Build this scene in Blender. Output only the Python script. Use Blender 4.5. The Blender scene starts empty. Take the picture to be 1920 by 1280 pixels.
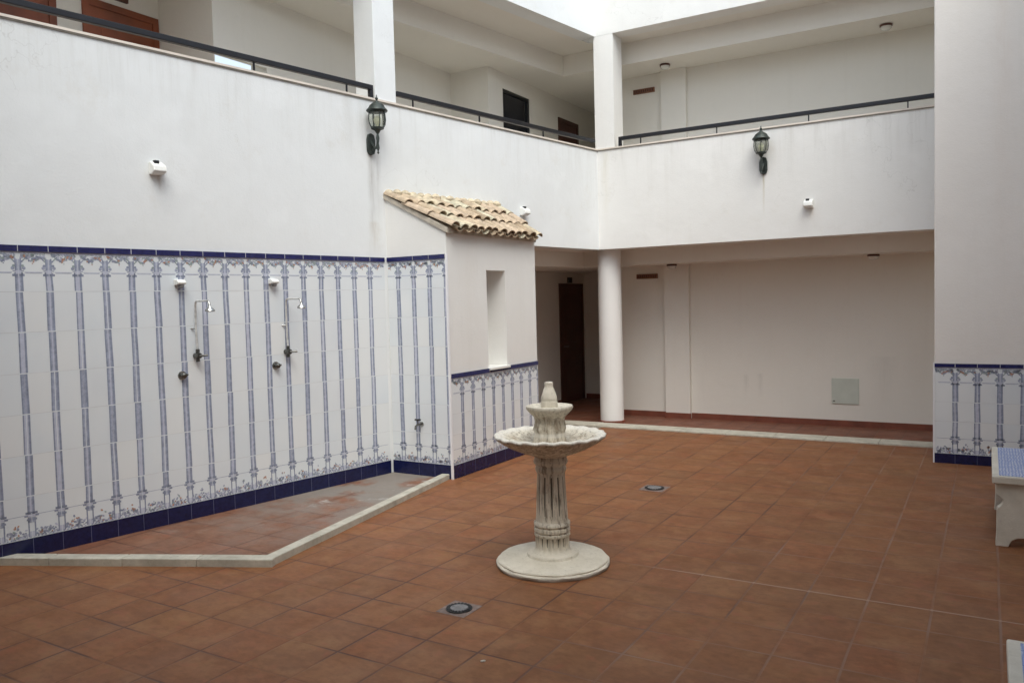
import bpy, math, random
from mathutils import Vector, Matrix
random.seed(7)
R = math.radians
S = bpy.context.scene

# ------------------------------------------------------------------ camera, world, sun, exposure
cam = bpy.data.objects.new('camera', bpy.data.cameras.new('camera'))
S.collection.objects.link(cam)
cr, cd, cf = Vector((0.8586, 0.5119, -0.0256)), Vector((0.0031, -0.0551, -0.9985)), Vector((-0.5125, 0.8572, -0.0479))
cf.normalize(); cr = (cr - cf * cr.dot(cf)).normalized(); cd = cf.cross(cr)
m = Matrix((cr, -cd, -cf)).transposed().to_4x4(); m.translation = (0, 0, 1.75)
cam.matrix_world = m
cam.data.sensor_width = 36; cam.data.lens = 28.07; cam.data.clip_end = 500
S.camera = cam

SUN_EL, SUN_AZ = 57, 139          # degrees; azimuth clockwise from +Y
w = bpy.data.worlds.new('World'); S.world = w; w.use_nodes = True
nt = w.node_tree; nt.nodes.clear()
sky = nt.nodes.new('ShaderNodeTexSky'); sky.sky_type = 'NISHITA'; sky.sun_disc = False
sky.sun_elevation = R(SUN_EL); sky.sun_rotation = R(SUN_AZ); sky.dust_density = 3
hs = nt.nodes.new('ShaderNodeHueSaturation'); hs.inputs['Saturation'].default_value = 0.5
bg = nt.nodes.new('ShaderNodeBackground'); bg.inputs['Strength'].default_value = 0.15
wo = nt.nodes.new('ShaderNodeOutputWorld')
mx = nt.nodes.new('ShaderNodeMix'); mx.data_type = 'RGBA'; mx.blend_type = 'MULTIPLY'; mx.inputs[0].default_value = 1; mx.inputs[7].default_value = (.965, 1.0, .985, 1)
nt.links.new(sky.outputs[0], hs.inputs['Color']); nt.links.new(hs.outputs[0], mx.inputs[6]); nt.links.new(mx.outputs[2], bg.inputs['Color']); nt.links.new(bg.outputs[0], wo.inputs[0])
sun = bpy.data.objects.new('sun', bpy.data.lights.new('sun', 'SUN')); S.collection.objects.link(sun)
sun.data.energy = 0.7; sun.data.angle = R(50); sun.data.color = (1, 1, .96)
sd = Vector((math.sin(R(SUN_AZ)) * math.cos(R(SUN_EL)), math.cos(R(SUN_AZ)) * math.cos(R(SUN_EL)), math.sin(R(SUN_EL))))
sun.rotation_euler = sd.to_track_quat('Z', 'Y').to_euler(); sun.location = (0, 0, 12)
S.view_settings.view_transform = 'Standard'; S.view_settings.look = 'None'
S.view_settings.exposure = 0.97; S.view_settings.gamma = 1
S.cycles.max_bounces = 10; S.cycles.diffuse_bounces = 7

# ------------------------------------------------------------------ mesh helpers
ROOT = {}
class MB:
    def __init__(s): s.v = []; s.f = []; s.mi = []
    def face(s, pts, m=0):
        b = len(s.v); s.v += [Vector(p) for p in pts]; s.f.append(tuple(range(b, b + len(pts)))); s.mi.append(m); return s
    def box(s, x0, x1, y0, y1, z0, z1, m=0, F=None):
        P = [(x, y, z) for z in (z0, z1) for y in (y0, y1) for x in (x0, x1)]
        if F: P = [F(*p) for p in P]
        b = len(s.v); s.v += [Vector(p) for p in P]
        a = Vector(P[1]) - Vector(P[0]); c = Vector(P[2]) - Vector(P[0]); e = Vector(P[4]) - Vector(P[0])
        fl = a.cross(c).dot(e) < 0
        for q in ((0, 2, 3, 1), (4, 5, 7, 6), (0, 1, 5, 4), (2, 6, 7, 3), (0, 4, 6, 2), (1, 3, 7, 5)):
            q = q[::-1] if fl else q
            s.f.append(tuple(b + i for i in q)); s.mi.append(m)
        return s
    def prism(s, poly, z0, z1, m=0):
        A = sum(poly[i][0] * poly[(i + 1) % len(poly)][1] - poly[(i + 1) % len(poly)][0] * poly[i][1] for i in range(len(poly)))
        if A < 0: poly = poly[::-1]
        n = len(poly); b = len(s.v)
        s.v += [Vector((x, y, z0)) for x, y in poly] + [Vector((x, y, z1)) for x, y in poly]
        s.f.append(tuple(b + i for i in range(n))[::-1]); s.f.append(tuple(b + n + i for i in range(n))); s.mi += [m, m]
        for i in range(n):
            j = (i + 1) % n; s.f.append((b + i, b + j, b + n + j, b + n + i)); s.mi.append(m)
        return s
    def extrude(s, prof, a, b2, fn, m=0):
        """profile points (p,q) extruded from a to b2 along third axis, fn(p,q,r)->xyz"""
        n = len(prof); b = len(s.v)
        s.v += [Vector(fn(p, q, a)) for p, q in prof] + [Vector(fn(p, q, b2)) for p, q in prof]
        s.f.append(tuple(b + i for i in range(n))[::-1]); s.f.append(tuple(b + n + i for i in range(n))); s.mi += [m, m]
        for i in range(n):
            j = (i + 1) % n; s.f.append((b + i, b + j, b + n + j, b + n + i)); s.mi.append(m)
        return s
    def tube(s, pts, r, n=10, m=0, cap=True):
        pts = [Vector(p) for p in pts]; rs = r if isinstance(r, (list, tuple)) else [r] * len(pts)
        b = len(s.v); up = None
        for i, p in enumerate(pts):
            t = ((pts[min(i + 1, len(pts) - 1)] - pts[max(i - 1, 0)])).normalized()
            if up is None: up = t.orthogonal().normalized()
            up = (up - t * up.dot(t)).normalized(); q = t.cross(up)
            for k in range(n):
                a = 2 * math.pi * k / n; s.v.append(p + (up * math.cos(a) + q * math.sin(a)) * rs[i])
        for i in range(len(pts) - 1):
            for k in range(n):
                k2 = (k + 1) % n
                s.f.append((b + i * n + k, b + i * n + k2, b + (i + 1) * n + k2, b + (i + 1) * n + k)); s.mi.append(m)
        if cap:
            s.f.append(tuple(b + k for k in range(n))[::-1]); s.f.append(tuple(b + (len(pts) - 1) * n + k for k in range(n))); s.mi += [m, m]
        return s
    def lathe(s, prof, c=(0, 0, 0), n=48, mod=None, m=0):
        b = len(s.v); c = Vector(c)
        for i, (r, z) in enumerate(prof):
            for k in range(n):
                a = 2 * math.pi * k / n; rr, zz = (r, z) if mod is None else mod(i, r, z, a)
                s.v.append(c + Vector((rr * math.cos(a), rr * math.sin(a), zz)))
        for i in range(len(prof) - 1):
            for k in range(n):
                k2 = (k + 1) % n
                s.f.append((b + i * n + k, b + i * n + k2, b + (i + 1) * n + k2, b + (i + 1) * n + k)); s.mi.append(m)
        s.f.append(tuple(b + k for k in range(n))[::-1]); s.f.append(tuple(b + (len(prof) - 1) * n + k for k in range(n))); s.mi += [m, m]
        return s
    def build(s, name, mats, parent=None, smooth=False, bevel=0, loc=None, segs=2, angle=40):
        off = Vector((0, 0, 0))
        if parent is not None: off = ROOT[parent.name]
        elif loc is not None: off = Vector(loc)
        me = bpy.data.meshes.new(name)
        me.from_pydata([p - off for p in s.v], [], s.f)
        if not isinstance(mats, (list, tuple)): mats = [mats]
        for q in mats: me.materials.append(q)
        for p, i in zip(me.polygons, s.mi): p.material_index = i; p.use_smooth = smooth
        uv = me.uv_layers.new(name='UVMap')
        for p in me.polygons:
            nrm = p.normal
            if abs(nrm.z) > .7: t1, t2 = Vector((1, 0, 0)), Vector((0, 1, 0))
            else:
                t1 = Vector((-nrm.y, nrm.x, 0)).normalized(); t2 = Vector((0, 0, 1))
            for li in p.loop_indices:
                co = me.vertices[me.loops[li].vertex_index].co + off
                uv.data[li].uv = (co.dot(t1), co.dot(t2))
        o = bpy.data.objects.new(name, me); S.collection.objects.link(o)
        if parent is not None: o.parent = parent
        elif loc is not None: o.location = off
        ROOT[o.name] = off
        if smooth and angle:
            md = o.modifiers.new('EdgeSplit', 'EDGE_SPLIT'); md.split_angle = R(angle)
        if bevel:
            md = o.modifiers.new('Bevel', 'BEVEL'); md.width = bevel; md.segments = segs; md.limit_method = 'ANGLE'; md.angle_limit = R(35)
        return o
def thing(name, label, cat, loc=(0, 0, 0), group=None):
    o = bpy.data.objects.new(name, None); S.collection.objects.link(o); o.location = loc; o.empty_display_size = .1
    o['kind'] = 'thing'; ROOT[o.name] = Vector(loc); return tag(o, label, cat, group)
def tag(o, label, cat, group=None):
    o['label'] = label; o['category'] = cat
    if group: o['group'] = group
    return o
def struct(o, label=None, kind='structure'):
    o['kind'] = kind
    if label: o['label'] = label
    return o
def dup(o, parent=None):
    c = o.copy(); S.collection.objects.link(c)
    if parent is not None: c.parent = parent
    for k in o.children: dup(k, c)
    return c

# ------------------------------------------------------------------ materials
class NT:
    def __init__(s, name):
        s.m = bpy.data.materials.new(name); s.m.use_nodes = True; s.t = s.m.node_tree
        s.b = s.t.nodes['Principled BSDF']
    def n(s, ty, **kw):
        o = s.t.nodes.new(ty)
        for k, v in kw.items(): setattr(o, k, v)
        return o
    def l(s, a, b): s.t.links.new(a, b)
    def val(s, x, sock):
        if isinstance(x, bpy.types.NodeSocket): s.l(x, sock)
        else: sock.default_value = x
    def math(s, op, a, b=0, c=0, clamp=False):
        o = s.n('ShaderNodeMath', operation=op); o.use_clamp = clamp
        s.val(a, o.inputs[0]); s.val(b, o.inputs[1]); s.val(c, o.inputs[2]); return o.outputs[0]
    def mix(s, f, a, b, mode='MIX'):
        o = s.n('ShaderNodeMix', data_type='RGBA', blend_type=mode)
        s.val(f, o.inputs[0])
        for x, q in ((a, o.inputs[6]), (b, o.inputs[7])):
            if isinstance(x, bpy.types.NodeSocket): s.l(x, q)
            else: q.default_value = (*x, 1)
        return o.outputs[2]
    def noise(s, scale, vec=None, detail=3, rough=.5, sc=None):
        o = s.n('ShaderNodeTexNoise'); o.inputs['Scale'].default_value = scale; o.inputs['Detail'].default_value = detail; o.inputs['Roughness'].default_value = rough
        if vec is not None:
            if sc:
                mp = s.n('ShaderNodeMapping'); mp.inputs['Scale'].default_value = sc; s.l(vec, mp.inputs[0]); vec = mp.outputs[0]
            s.l(vec, o.inputs['Vector'])
        return o.outputs['Fac']
    def ramp(s, f, a, b, lo=0.0, hi=1.0):
        o = s.n('ShaderNodeMapRange'); s.val(f, o.inputs[0]); o.inputs[1].default_value = a; o.inputs[2].default_value = b
        o.inputs[3].default_value = lo; o.inputs[4].default_value = hi; o.clamp = True; return o.outputs[0]
    def pos(s): return s.n('ShaderNodeNewGeometry').outputs['Position']
    def uv(s): return s.n('ShaderNodeTexCoord').outputs['UV']
    def sep(s, v):
        o = s.n('ShaderNodeSeparateXYZ'); s.l(v, o.inputs[0]); return o.outputs
    def bump(s, h, strength=.3, dist=.01):
        o = s.n('ShaderNodeBump'); o.inputs['Strength'].default_value = strength; o.inputs['Distance'].default_value = dist
        s.l(h, o.inputs['Height']); s.l(o.outputs[0], s.b.inputs['Normal'])
    def col(s, c): s.val(c if isinstance(c, bpy.types.NodeSocket) else (*c, 1), s.b.inputs['Base Color'])
    def rough(s, r): s.val(r, s.b.inputs['Roughness'])

def simple(name, c, rough=.5, metal=0, var=.12, scale=8, bump=0):
    k = NT(name); p = k.pos(); f = k.ramp(k.noise(scale, p, 4), .3, .7)
    k.col(k.mix(f, tuple(x * (1 - var) for x in c), tuple(min(1, x * (1 + var)) for x in c)))
    k.rough(rough); k.b.inputs['Metallic'].default_value = metal
    if bump: k.bump(k.noise(scale * 12, p, 4), bump, .004)
    return k.m

def plaster(name, base=(.775, .795, .795), streaks=(), dirt=.28, top=0):
    k = NT(name); p = k.pos(); uv = k.uv(); U = k.sep(uv)
    f = k.ramp(k.noise(.9, p, 5, .6), .35, .7)
    c = k.mix(k.math('MULTIPLY', f, .5), base, tuple(x * y for x, y in zip(base, (.93, .925, .91))))
    f2 = k.ramp(k.noise(5, p, 5, .7), .55, .8)
    c = k.mix(k.math('MULTIPLY', f2, .22), c, tuple(x * .86 for x in base))
    if top:
        n0 = k.noise(1, uv, 5, .65, sc=(7, .5, 1)); n1 = k.noise(1, uv, 4, .7, sc=(26, 1.2, 1))
        fade = k.math('MULTIPLY', k.ramp(U[1], top - .75, top, 0, 1), k.ramp(U[1], top, top + .02, 1, 0))
        run = k.math('MULTIPLY', k.math('ADD', k.ramp(n0, .50, .68), k.math('MULTIPLY', k.ramp(n1, .52, .7), .7)), fade)
        c = k.mix(k.math('MULTIPLY', run, .19, clamp=True), c, (.42, .40, .35))
        f4 = k.ramp(k.noise(1.7, uv, 3, .5), .56, .64); c = k.mix(k.math('MULTIPLY', f4, .35), c, tuple(min(1, x * 1.07) for x in base))
        vo = k.n('ShaderNodeTexVoronoi', feature='DISTANCE_TO_EDGE'); vo.inputs['Scale'].default_value = .55
        ad = k.n('ShaderNodeVectorMath', operation='ADD'); nz = k.n('ShaderNodeTexNoise'); nz.inputs['Scale'].default_value = 3.5; nz.inputs['Detail'].default_value = 4; k.l(p, nz.inputs['Vector'])
        k.l(p, ad.inputs[0]); k.l(nz.outputs['Color'], ad.inputs[1]); k.l(ad.outputs[0], vo.inputs['Vector'])
        cr_ = k.math('MULTIPLY', k.ramp(vo.outputs['Distance'], .0, .004, 1, 0), k.ramp(k.noise(.9, p, 2), .5, .6)); c = k.mix(k.math('MULTIPLY', cr_, .28), c, (.40, .39, .36))
        f5 = k.ramp(k.noise(2.6, p, 6, .72), .58, .70); c = k.mix(k.math('MULTIPLY', f5, .16), c, (.58, .54, .46))
    # rain wash: narrow vertical runs
    vs = k.noise(1.0, uv, 4, .6, sc=(9, .35, 1)); f3 = k.math('MULTIPLY', k.ramp(vs, .56, .75), dirt * .35)
    c = k.mix(f3, c, (base[0] * .74, base[1] * .715, base[2] * .65))
    for (u0, vt, vb, hw, st, colr) in streaks:
        wob = k.math('MULTIPLY', k.math('SUBTRACT', k.noise(3, uv, 2), .5), hw * 1.6)
        du = k.math('ABSOLUTE', k.math('SUBTRACT', k.math('ADD', U[0], wob), u0))
        a = k.ramp(du, 0, hw, 1, 0)
        b_ = k.math('MULTIPLY', k.ramp(U[1], vb, vb + (vt - vb) * .75, 0, 1), k.ramp(U[1], vt, vt + .03, 1, 0))
        nn = k.ramp(k.noise(1, uv, 4, .7, sc=(60, 4, 1)), .3, .65)
        c = k.mix(k.math('MULTIPLY', k.math('MULTIPLY', a, b_), k.math('MULTIPLY', k.math('ADD', nn, .35), st), clamp=True), c, colr)
    k.col(c); k.rough(.85)
    h = k.math('ADD', k.noise(60, p, 5, .7), k.math('MULTIPLY', k.noise(5, p, 3, .5), 2.6)); k.bump(h, .30, .006)
    return k.m

GREYST = (.33, .31, .28); RUST_SHADOW = (.42, .33, .22)
U0 = 5.467
M = {}
M['wall_left'] = plaster('white_plaster_streaked', top=3.84, streaks=[
    (U0 - .13, 3.32, 2.30, .06, .5, GREYST), (U0 - .05, 3.3, 2.5, .05, .28, GREYST), (U0 - .11, 2.6, 2.25, .09, .25, RUST_SHADOW),
    (U0 - 2.33, 2.86, 2.7, .05, .45, RUST_SHADOW), (U0 + 2.3, 2.86, 2.6, .04, .35, RUST_SHADOW), (U0 + 1.0, 2.5, 2.2, .1, .2, RUST_SHADOW)])  # brown marks below the fixtures: soft shadow painted in along with stain
M['wall_back'] = plaster('white_plaster_facade', top=3.84, streaks=[
    (-2.44, 3.36, 2.75, .018, .6, (.45, .38, .22)), (-1.89, 2.84, 2.66, .05, .4, RUST_SHADOW), (-4.6, 3.8, 2.6, .07, .22, (.6, .55, .4))], base=(.79, .785, .76))  # the mark below the fixture here also has its shadow painted in
M['wall_pier'] = plaster('white_plaster_pier', base=(.80, .765, .72), streaks=[(.11, 6.1, 1.1, .12, .16, (.6, .46, .36))])
M['wall_in'] = plaster('interior_plaster', base=(.79, .76, .70), dirt=.2)
M['wall_hut'] = plaster('hut_plaster', base=(.785, .78, .755), streaks=[(6.9, 2.45, 1.2, .2, .12, (.6, .52, .42))])
M['glaze'] = None
k = NT('white_glaze'); p = k.pos(); f = k.ramp(k.noise(2.2, p, 4), .3, .7)
k.col(k.mix(f, (.70, .745, .775), (.76, .785, .79))); k.rough(.22); k.bump(k.noise(9, p, 2), .08, .01); M['glaze'] = k.m
def ink(name, c, v=.25):
    k = NT(name); p = k.pos(); f = k.ramp(k.noise(30, p, 4, .7), .3, .7)
    k.col(k.mix(f, tuple(min(1, x * (1 - v)) for x in c), tuple(min(1, x * (1 + v)) for x in c))); k.rough(.25); return k.m
M['ink_dark'] = ink('slate_blue_glaze', (.26, .29, .38))
M['ink_mid'] = ink('lavender_glaze', (.36, .39, .49))
M['ink_light'] = ink('pale_lavender_glaze', (.52, .54, .64), .1)
M['ink_rust'] = ink('ochre_glaze', (.46, .27, .20), .3)
M['ink_green'] = ink('sage_glaze', (.34, .40, .40), .3)
k = NT('white_glaze_dull'); p = k.pos(); f = k.ramp(k.noise(2.2, p, 4), .3, .7)
k.col(k.mix(f, (.69, .725, .75), (.735, .76, .77))); k.rough(.3); k.bump(k.noise(9, p, 2), .1, .01); M['glaze2'] = k.m
k = NT('white_glaze_warm'); k.col((.755, .775, .775)); k.rough(.2); M['glaze3'] = k.m
M['grout'] = simple('tile_grout', (.60, .61, .62), .9)
M['cobalt'] = ink('cobalt_glaze', (.008, .011, .055), .3)
M['cobaltj'] = simple('cobalt_grout', (.10, .11, .20), .8)
M['bluebar'] = ink('navy_glaze', (.018, .020, .095), .3)
PAT = [M['glaze'], M['ink_dark'], M['ink_mid'], M['ink_light'], M['ink_rust'], M['ink_green'], M['grout'], M['glaze2'], M['glaze3']]

def terracotta(name, x0, y0, T, joint=.0042, dark=1.0, stain=0, base=(.236, .099, .040), along=1.0):
    k = NT(name); p = k.pos(); P = k.sep(p)
    wx = k.math('MULTIPLY', k.math('SUBTRACT', k.noise(1.2, p, 1), .5), .012)
    gx = k.math('DIVIDE', k.math('SUBTRACT', k.math('ADD', P[0], wx), x0), T); gy = k.math('DIVIDE', k.math('SUBTRACT', k.math('ADD', P[1], wx), y0), T)
    fx = k.math('FRACT', gx); fy = k.math('FRACT', gy)
    dx = k.math('SUBTRACT', .5, k.math('ABSOLUTE', k.math('SUBTRACT', fx, .5))); dy = k.math('SUBTRACT', .5, k.math('ABSOLUTE', k.math('SUBTRACT', fy, .5)))
    d = k.math('MINIMUM', dx, dy)
    jm = k.ramp(d, joint / T, joint / T * 2.0, 1, 0)
    cx = k.n('ShaderNodeCombineXYZ'); k.l(k.math('FLOOR', gx), cx.inputs[0]); k.l(k.math('FLOOR', gy), cx.inputs[1])
    wn = k.n('ShaderNodeTexWhiteNoise', noise_dimensions='3D'); k.l(cx.outputs[0], wn.inputs[0])
    tid = k.sep(wn.outputs['Color'])
    # per tile offset cloud
    add = k.n('ShaderNodeVectorMath', operation='ADD'); k.l(p, add.inputs[0])
    sc = k.n('ShaderNodeVectorMath', operation='SCALE'); k.l(wn.outputs['Color'], sc.inputs[0]); sc.inputs[3].default_value = 9; k.l(sc.outputs[0], add.inputs[1])
    cl = k.ramp(k.noise(3.2, add.outputs[0], 5, .62), .3, .72)
    c = k.mix(cl, tuple(x * y for x, y in zip(base, (.80, .74, .70))), tuple(x * y for x, y in zip(base, (1.16, 1.24, 1.28))))
    hue = k.ramp(tid[0], 0, 1)
    c = k.mix(k.math('MULTIPLY', hue, .5), c, (base[0] * 1.18, base[1] * .86, base[2] * .82))
    c = k.mix(k.math('MULTIPLY', k.ramp(tid[1], .2, 1), .42), c, (base[0] * .78, base[1] * .84, base[2] * .86))
    stv = k.noise(1, p, 4, .65, sc=(5, 22, 1)); c = k.mix(k.math('MULTIPLY', k.ramp(stv, .5, .75), .28), c, (base[0] * .70, base[1] * .66, base[2] * .62))
    bl = k.ramp(k.noise(.8, p, 4, .6), .42, .7); c = k.mix(k.math('MULTIPLY', bl, .35), c, (base[0] * .92, base[1] * 1.12, base[2] * 1.25))
    m1 = k.ramp(k.noise(11, add.outputs[0], 6, .72), .40, .62); c = k.mix(k.math('MULTIPLY', m1, .42), c, (base[0] * .56, base[1] * .50, base[2] * .46))
    c = k.mix(k.math('MULTIPLY', k.ramp(tid[2], .5, 1), .3), c, (base[0] * 1.22, base[1] * 1.32, base[2] * 1.3))
    m3 = k.ramp(k.noise(1, add.outputs[0], 6, .75, sc=(16, 34, 1)), .45, .62); c = k.mix(k.math('MULTIPLY', m3, .38), c, (base[0] * .52, base[1] * .45, base[2] * .40))
    m2 = k.ramp(k.noise(5, add.outputs[0], 5, .7), .50, .66); c = k.mix(k.math('MULTIPLY', m2, .5), c, (base[0] * 1.25, base[1] * 1.5, base[2] * 1.6))
    ed = k.math('MULTIPLY', k.ramp(d, .0, .16, 1, 0), k.ramp(k.noise(2.5, p, 3), .4, .6)); c = k.mix(k.math('MULTIPLY', ed, .35), c, (base[0] * .66, base[1] * .60, base[2] * .58))
    rd = k.ramp(k.noise(10, add.outputs[0], 4), .58, .72); c = k.mix(k.math('MULTIPLY', rd, .5), c, (.25, .07, .035))
    # joints: pale grout in places, dirty in others
    gsel = k.math('ADD', k.ramp(P[0], -2.4, -.6, 0, .62), k.math('MULTIPLY', k.ramp(k.noise(.7, p, 3), .35, .65), .45))
    gsel = k.ramp(gsel, .45, .75)
    longj = k.math('MULTIPLY', k.ramp(k.math('ABSOLUTE', k.math('SUBTRACT', P[1], y0)), .01, .02, 1, 0), k.ramp(P[0], -2.3, -1.7))
    gcol = k.mix(gsel, (.085, .038, .026), (.225, .13, .09)); gcol = k.mix(longj, gcol, (.30, .195, .14))
    vis = k.ramp(k.noise(2.0, p, 3), .40, .60, .12, .95); vis = k.math('MAXIMUM', vis, longj)
    c = k.mix(k.math('MULTIPLY', jm, vis), c, gcol)
    if stain:
        a2 = k.ramp(P[1], 3.8, 5.5, .12, 1.0); a1 = k.ramp(k.math('ADD', k.noise(1.8, p, 6, .62), k.math('MULTIPLY', a2, .13)), .50, .64)
        s1 = k.math('MULTIPLY', a1, k.math('MULTIPLY', a2, .85))
        c = k.mix(s1, c, (.23, .215, .19)); s2 = k.ramp(k.noise(2.6, p, 6, .7), .60, .70)
        c = k.mix(k.math('MULTIPLY', s2, k.math('MULTIPLY', a2, .8)), c, (.42, .41, .38))
    k.col(c); k.rough(k.ramp(k.noise(3, p, 4), .3, .7, .46, .64)); k.b.inputs['Specular IOR Level'].default_value = .32
    h = k.math('ADD', k.math('MULTIPLY', jm, -1.0), k.math('MULTIPLY', cl, .25)); k.bump(h, .35, .004)
    return k.m
T = .3225
M['floor'] = terracotta('terracotta_floor', .055, 4.885, T)
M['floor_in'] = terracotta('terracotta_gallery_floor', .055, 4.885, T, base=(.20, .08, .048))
M['floor_pan'] = terracotta('terracotta_shower_floor', .055, 4.885, T, stain=1, base=(.225, .105, .062))
M['tcskirt'] = simple('terracotta_skirting', (.19, .058, .035), .5, var=.25, scale=5)
def kerbmat():
    k = NT('pale_stone_kerb'); p = k.pos(); f = k.ramp(k.noise(6, p, 6, .7), .35, .7)
    c = k.mix(f, (.53, .50, .42), (.34, .32, .26)); f2 = k.ramp(k.noise(26, p, 5, .7), .58, .75); c = k.mix(k.math('MULTIPLY', f2, .5), c, (.24, .23, .18))
    k.col(c); k.rough(.75); k.bump(k.noise(70, p, 4), .3, .004); return k.m
M['kerb'] = kerbmat()
M['coping'] = simple('clay_coping', (.70, .63, .55), .6, var=.12, scale=4)
M['copshade'] = simple('coping_shadow_line', (.22, .20, .165), .7, var=.3, scale=9)  # dark strip under the coping, its shadow line put into the colour
M['valve'] = simple('dull_valve_metal', (.13, .13, .12), .35, .8, var=.4, scale=40)
M['iron'] = simple('black_iron', (.018, .018, .022), .38, .3)
M['irong'] = simple('verdigris_iron', (.045, .056, .050), .42, .4, var=.4, scale=30)
M['chrome'] = simple('tarnished_chrome', (.42, .42, .40), .28, .95, var=.25, scale=40)
M['steel'] = simple('dull_steel', (.24, .235, .235), .55, .5, var=.3, scale=40)
M['drainframe'] = simple('dusty_zinc', (.20, .15, .13), .65, .2, var=.35, scale=25)
M['darkm'] = simple('dark_metal', (.05, .05, .05), .4, .6)
M['black'] = simple('black_void', (.006, .006, .008), .6)
M['whitep'] = simple('white_plastic', (.82, .82, .78), .35, var=.04)
M['door'] = simple('orange_wood', (.22, .058, .022), .42, var=.28, scale=3)
M['doord'] = simple('dark_wood', (.085, .032, .022), .5, var=.25, scale=3)
M['clay'] = simple('brown_clay_grille', (.22, .095, .05), .7, var=.3)
M['panel'] = simple('pale_green_paint', (.56, .595, .53), .5, var=.05)
M['lampglass'] = simple('opal_lamp_glass', (.70, .70, .66), .25)
M['pipe'] = simple('white_painted_pipe', (.62, .62, .60), .35, .2, var=.2, scale=30)
k = NT('lantern_glass'); k.col((.80, .82, .74)); k.rough(.12); k.b.inputs['Transmission Weight'].default_value = .85; k.b.inputs['IOR'].default_value = 1.15; M['glass'] = k.m
M['bulb'] = simple('bulb_glass', (.72, .72, .52), .3)
k = NT('dark_glass'); k.col((.012, .014, .02)); k.rough(.12); M['dglass'] = k.m
def benchmat():
    k = NT('rough_white_concrete'); p = k.pos(); f = k.ramp(k.noise(5, p, 6, .7), .35, .7)
    c = k.mix(f, (.68, .64, .55), (.54, .50, .42)); f2 = k.ramp(k.noise(30, p, 5, .75), .6, .75)
    c = k.mix(k.math('MULTIPLY', f2, .5), c, (.25, .23, .19)); k.col(c); k.rough(.9); k.bump(k.noise(80, p, 5, .7), .5, .005); return k.m
M['bench'] = benchmat()
def benchtile():
    k = NT('blue_wave_tiles'); p = k.pos(); P = k.sep(p)
    nz = k.noise(14, p, 3); wv = k.math('ADD', k.math('MULTIPLY', P[0], 330), k.math('MULTIPLY', nz, 9))
    s1 = k.ramp(k.math('SINE', wv), -.3, .7)
    nz2 = k.ramp(k.noise(1, p, 4, .6, sc=(60, 12, 1)), .38, .6)
    c = k.mix(k.math('MULTIPLY', s1, .75), (.50, .56, .70), (.12, .19, .48)); c = k.mix(k.math('MULTIPLY', nz2, .5), c, (.20, .28, .55))
    gy = k.math('FRACT', k.math('DIVIDE', P[1], .13)); g = k.ramp(k.math('ABSOLUTE', k.math('SUBTRACT', gy, .5)), .47, .485)
    c = k.mix(k.math('MULTIPLY', g, .7), c, (.10, .16, .40))
    k.col(c); k.rough(.25); return k.m
M['benchtile'] = benchtile()
def stonemat():
    k = NT('weathered_cast_stone'); p = k.pos(); P = k.sep(p)
    f = k.ramp(k.noise(7, p, 6, .7), .3, .7); c = k.mix(f, (.74, .69, .58), (.58, .53, .43))
    f2 = k.ramp(k.noise(42, p, 6, .75), .56, .70); c = k.mix(k.math('MULTIPLY', f2, .5), c, (.30, .26, .21))
    st = k.noise(1, p, 5, .7, sc=(46, 46, 5)); zb = k.math('MULTIPLY', k.ramp(P[2], .10, .22), k.ramp(P[2], 1.10, 1.0))
    f3 = k.math('MULTIPLY', k.ramp(st, .50, .62), zb); c = k.mix(k.math('MULTIPLY', f3, .75), c, (.17, .135, .095))
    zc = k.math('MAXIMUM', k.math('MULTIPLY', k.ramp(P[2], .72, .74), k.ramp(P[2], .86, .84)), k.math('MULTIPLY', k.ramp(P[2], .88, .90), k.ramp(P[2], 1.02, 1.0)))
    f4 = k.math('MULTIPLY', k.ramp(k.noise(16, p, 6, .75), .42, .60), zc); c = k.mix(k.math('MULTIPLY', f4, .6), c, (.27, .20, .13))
    ao = k.n('ShaderNodeAmbientOcclusion'); 
    k.t.nodes.remove(ao)
    rim = k.math('MULTIPLY', k.ramp(P[2], .856, .868), k.ramp(P[2], .892, .882)); c = k.mix(k.math('MULTIPLY', rim, .6), c, (.80, .77, .70))
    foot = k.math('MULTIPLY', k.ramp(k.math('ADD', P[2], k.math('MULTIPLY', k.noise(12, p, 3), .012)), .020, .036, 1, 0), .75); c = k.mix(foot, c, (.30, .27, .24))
    k.col(c); k.rough(.85); k.bump(k.noise(70, p, 6, .7), .55, .006); return k.m
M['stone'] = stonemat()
M['groove'] = simple('dark_groove', (.085, .075, .06), .95, var=.4, scale=20)  # dark tone for the thin tubes along the flutes
M['rt'] = [simple('roof_tile_%s' % n_, c_, .85, var=.3, scale=14, bump=.5) for n_, c_ in
           (('tan', (.44, .345, .24)), ('pink', (.46, .36, .26)), ('sand', (.49, .415, .295)), ('brown', (.34, .26, .175)), ('lichen', (.46, .42, .31)))]
M['mortar'] = simple('roof_mortar', (.50, .45, .37), .95, var=.25, scale=12, bump=.5)
M['pebble'] = simple('white_paper', (.50, .46, .40), .8)
M['trim'] = simple('white_pvc_trim', (.82, .82, .84), .3, var=.03)

# ------------------------------------------------------------------ frames
P0 = Vector((-5.384, 6.462)); D = Vector((.1681, .9858)); N = Vector((-.9858, .1681))
def LW(s, t, z=0): q = P0 + D * s + N * t; return (q.x, q.y, z)
def lx(Y, t=0):                                  # point of the line at offset t that has this Y
    s = (Y - P0.y - N.y * t) / D.y; return (P0 + D * s + N * t).x, Y
SC = (10.35 - P0.y) / D.y                        # facade corner

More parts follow.
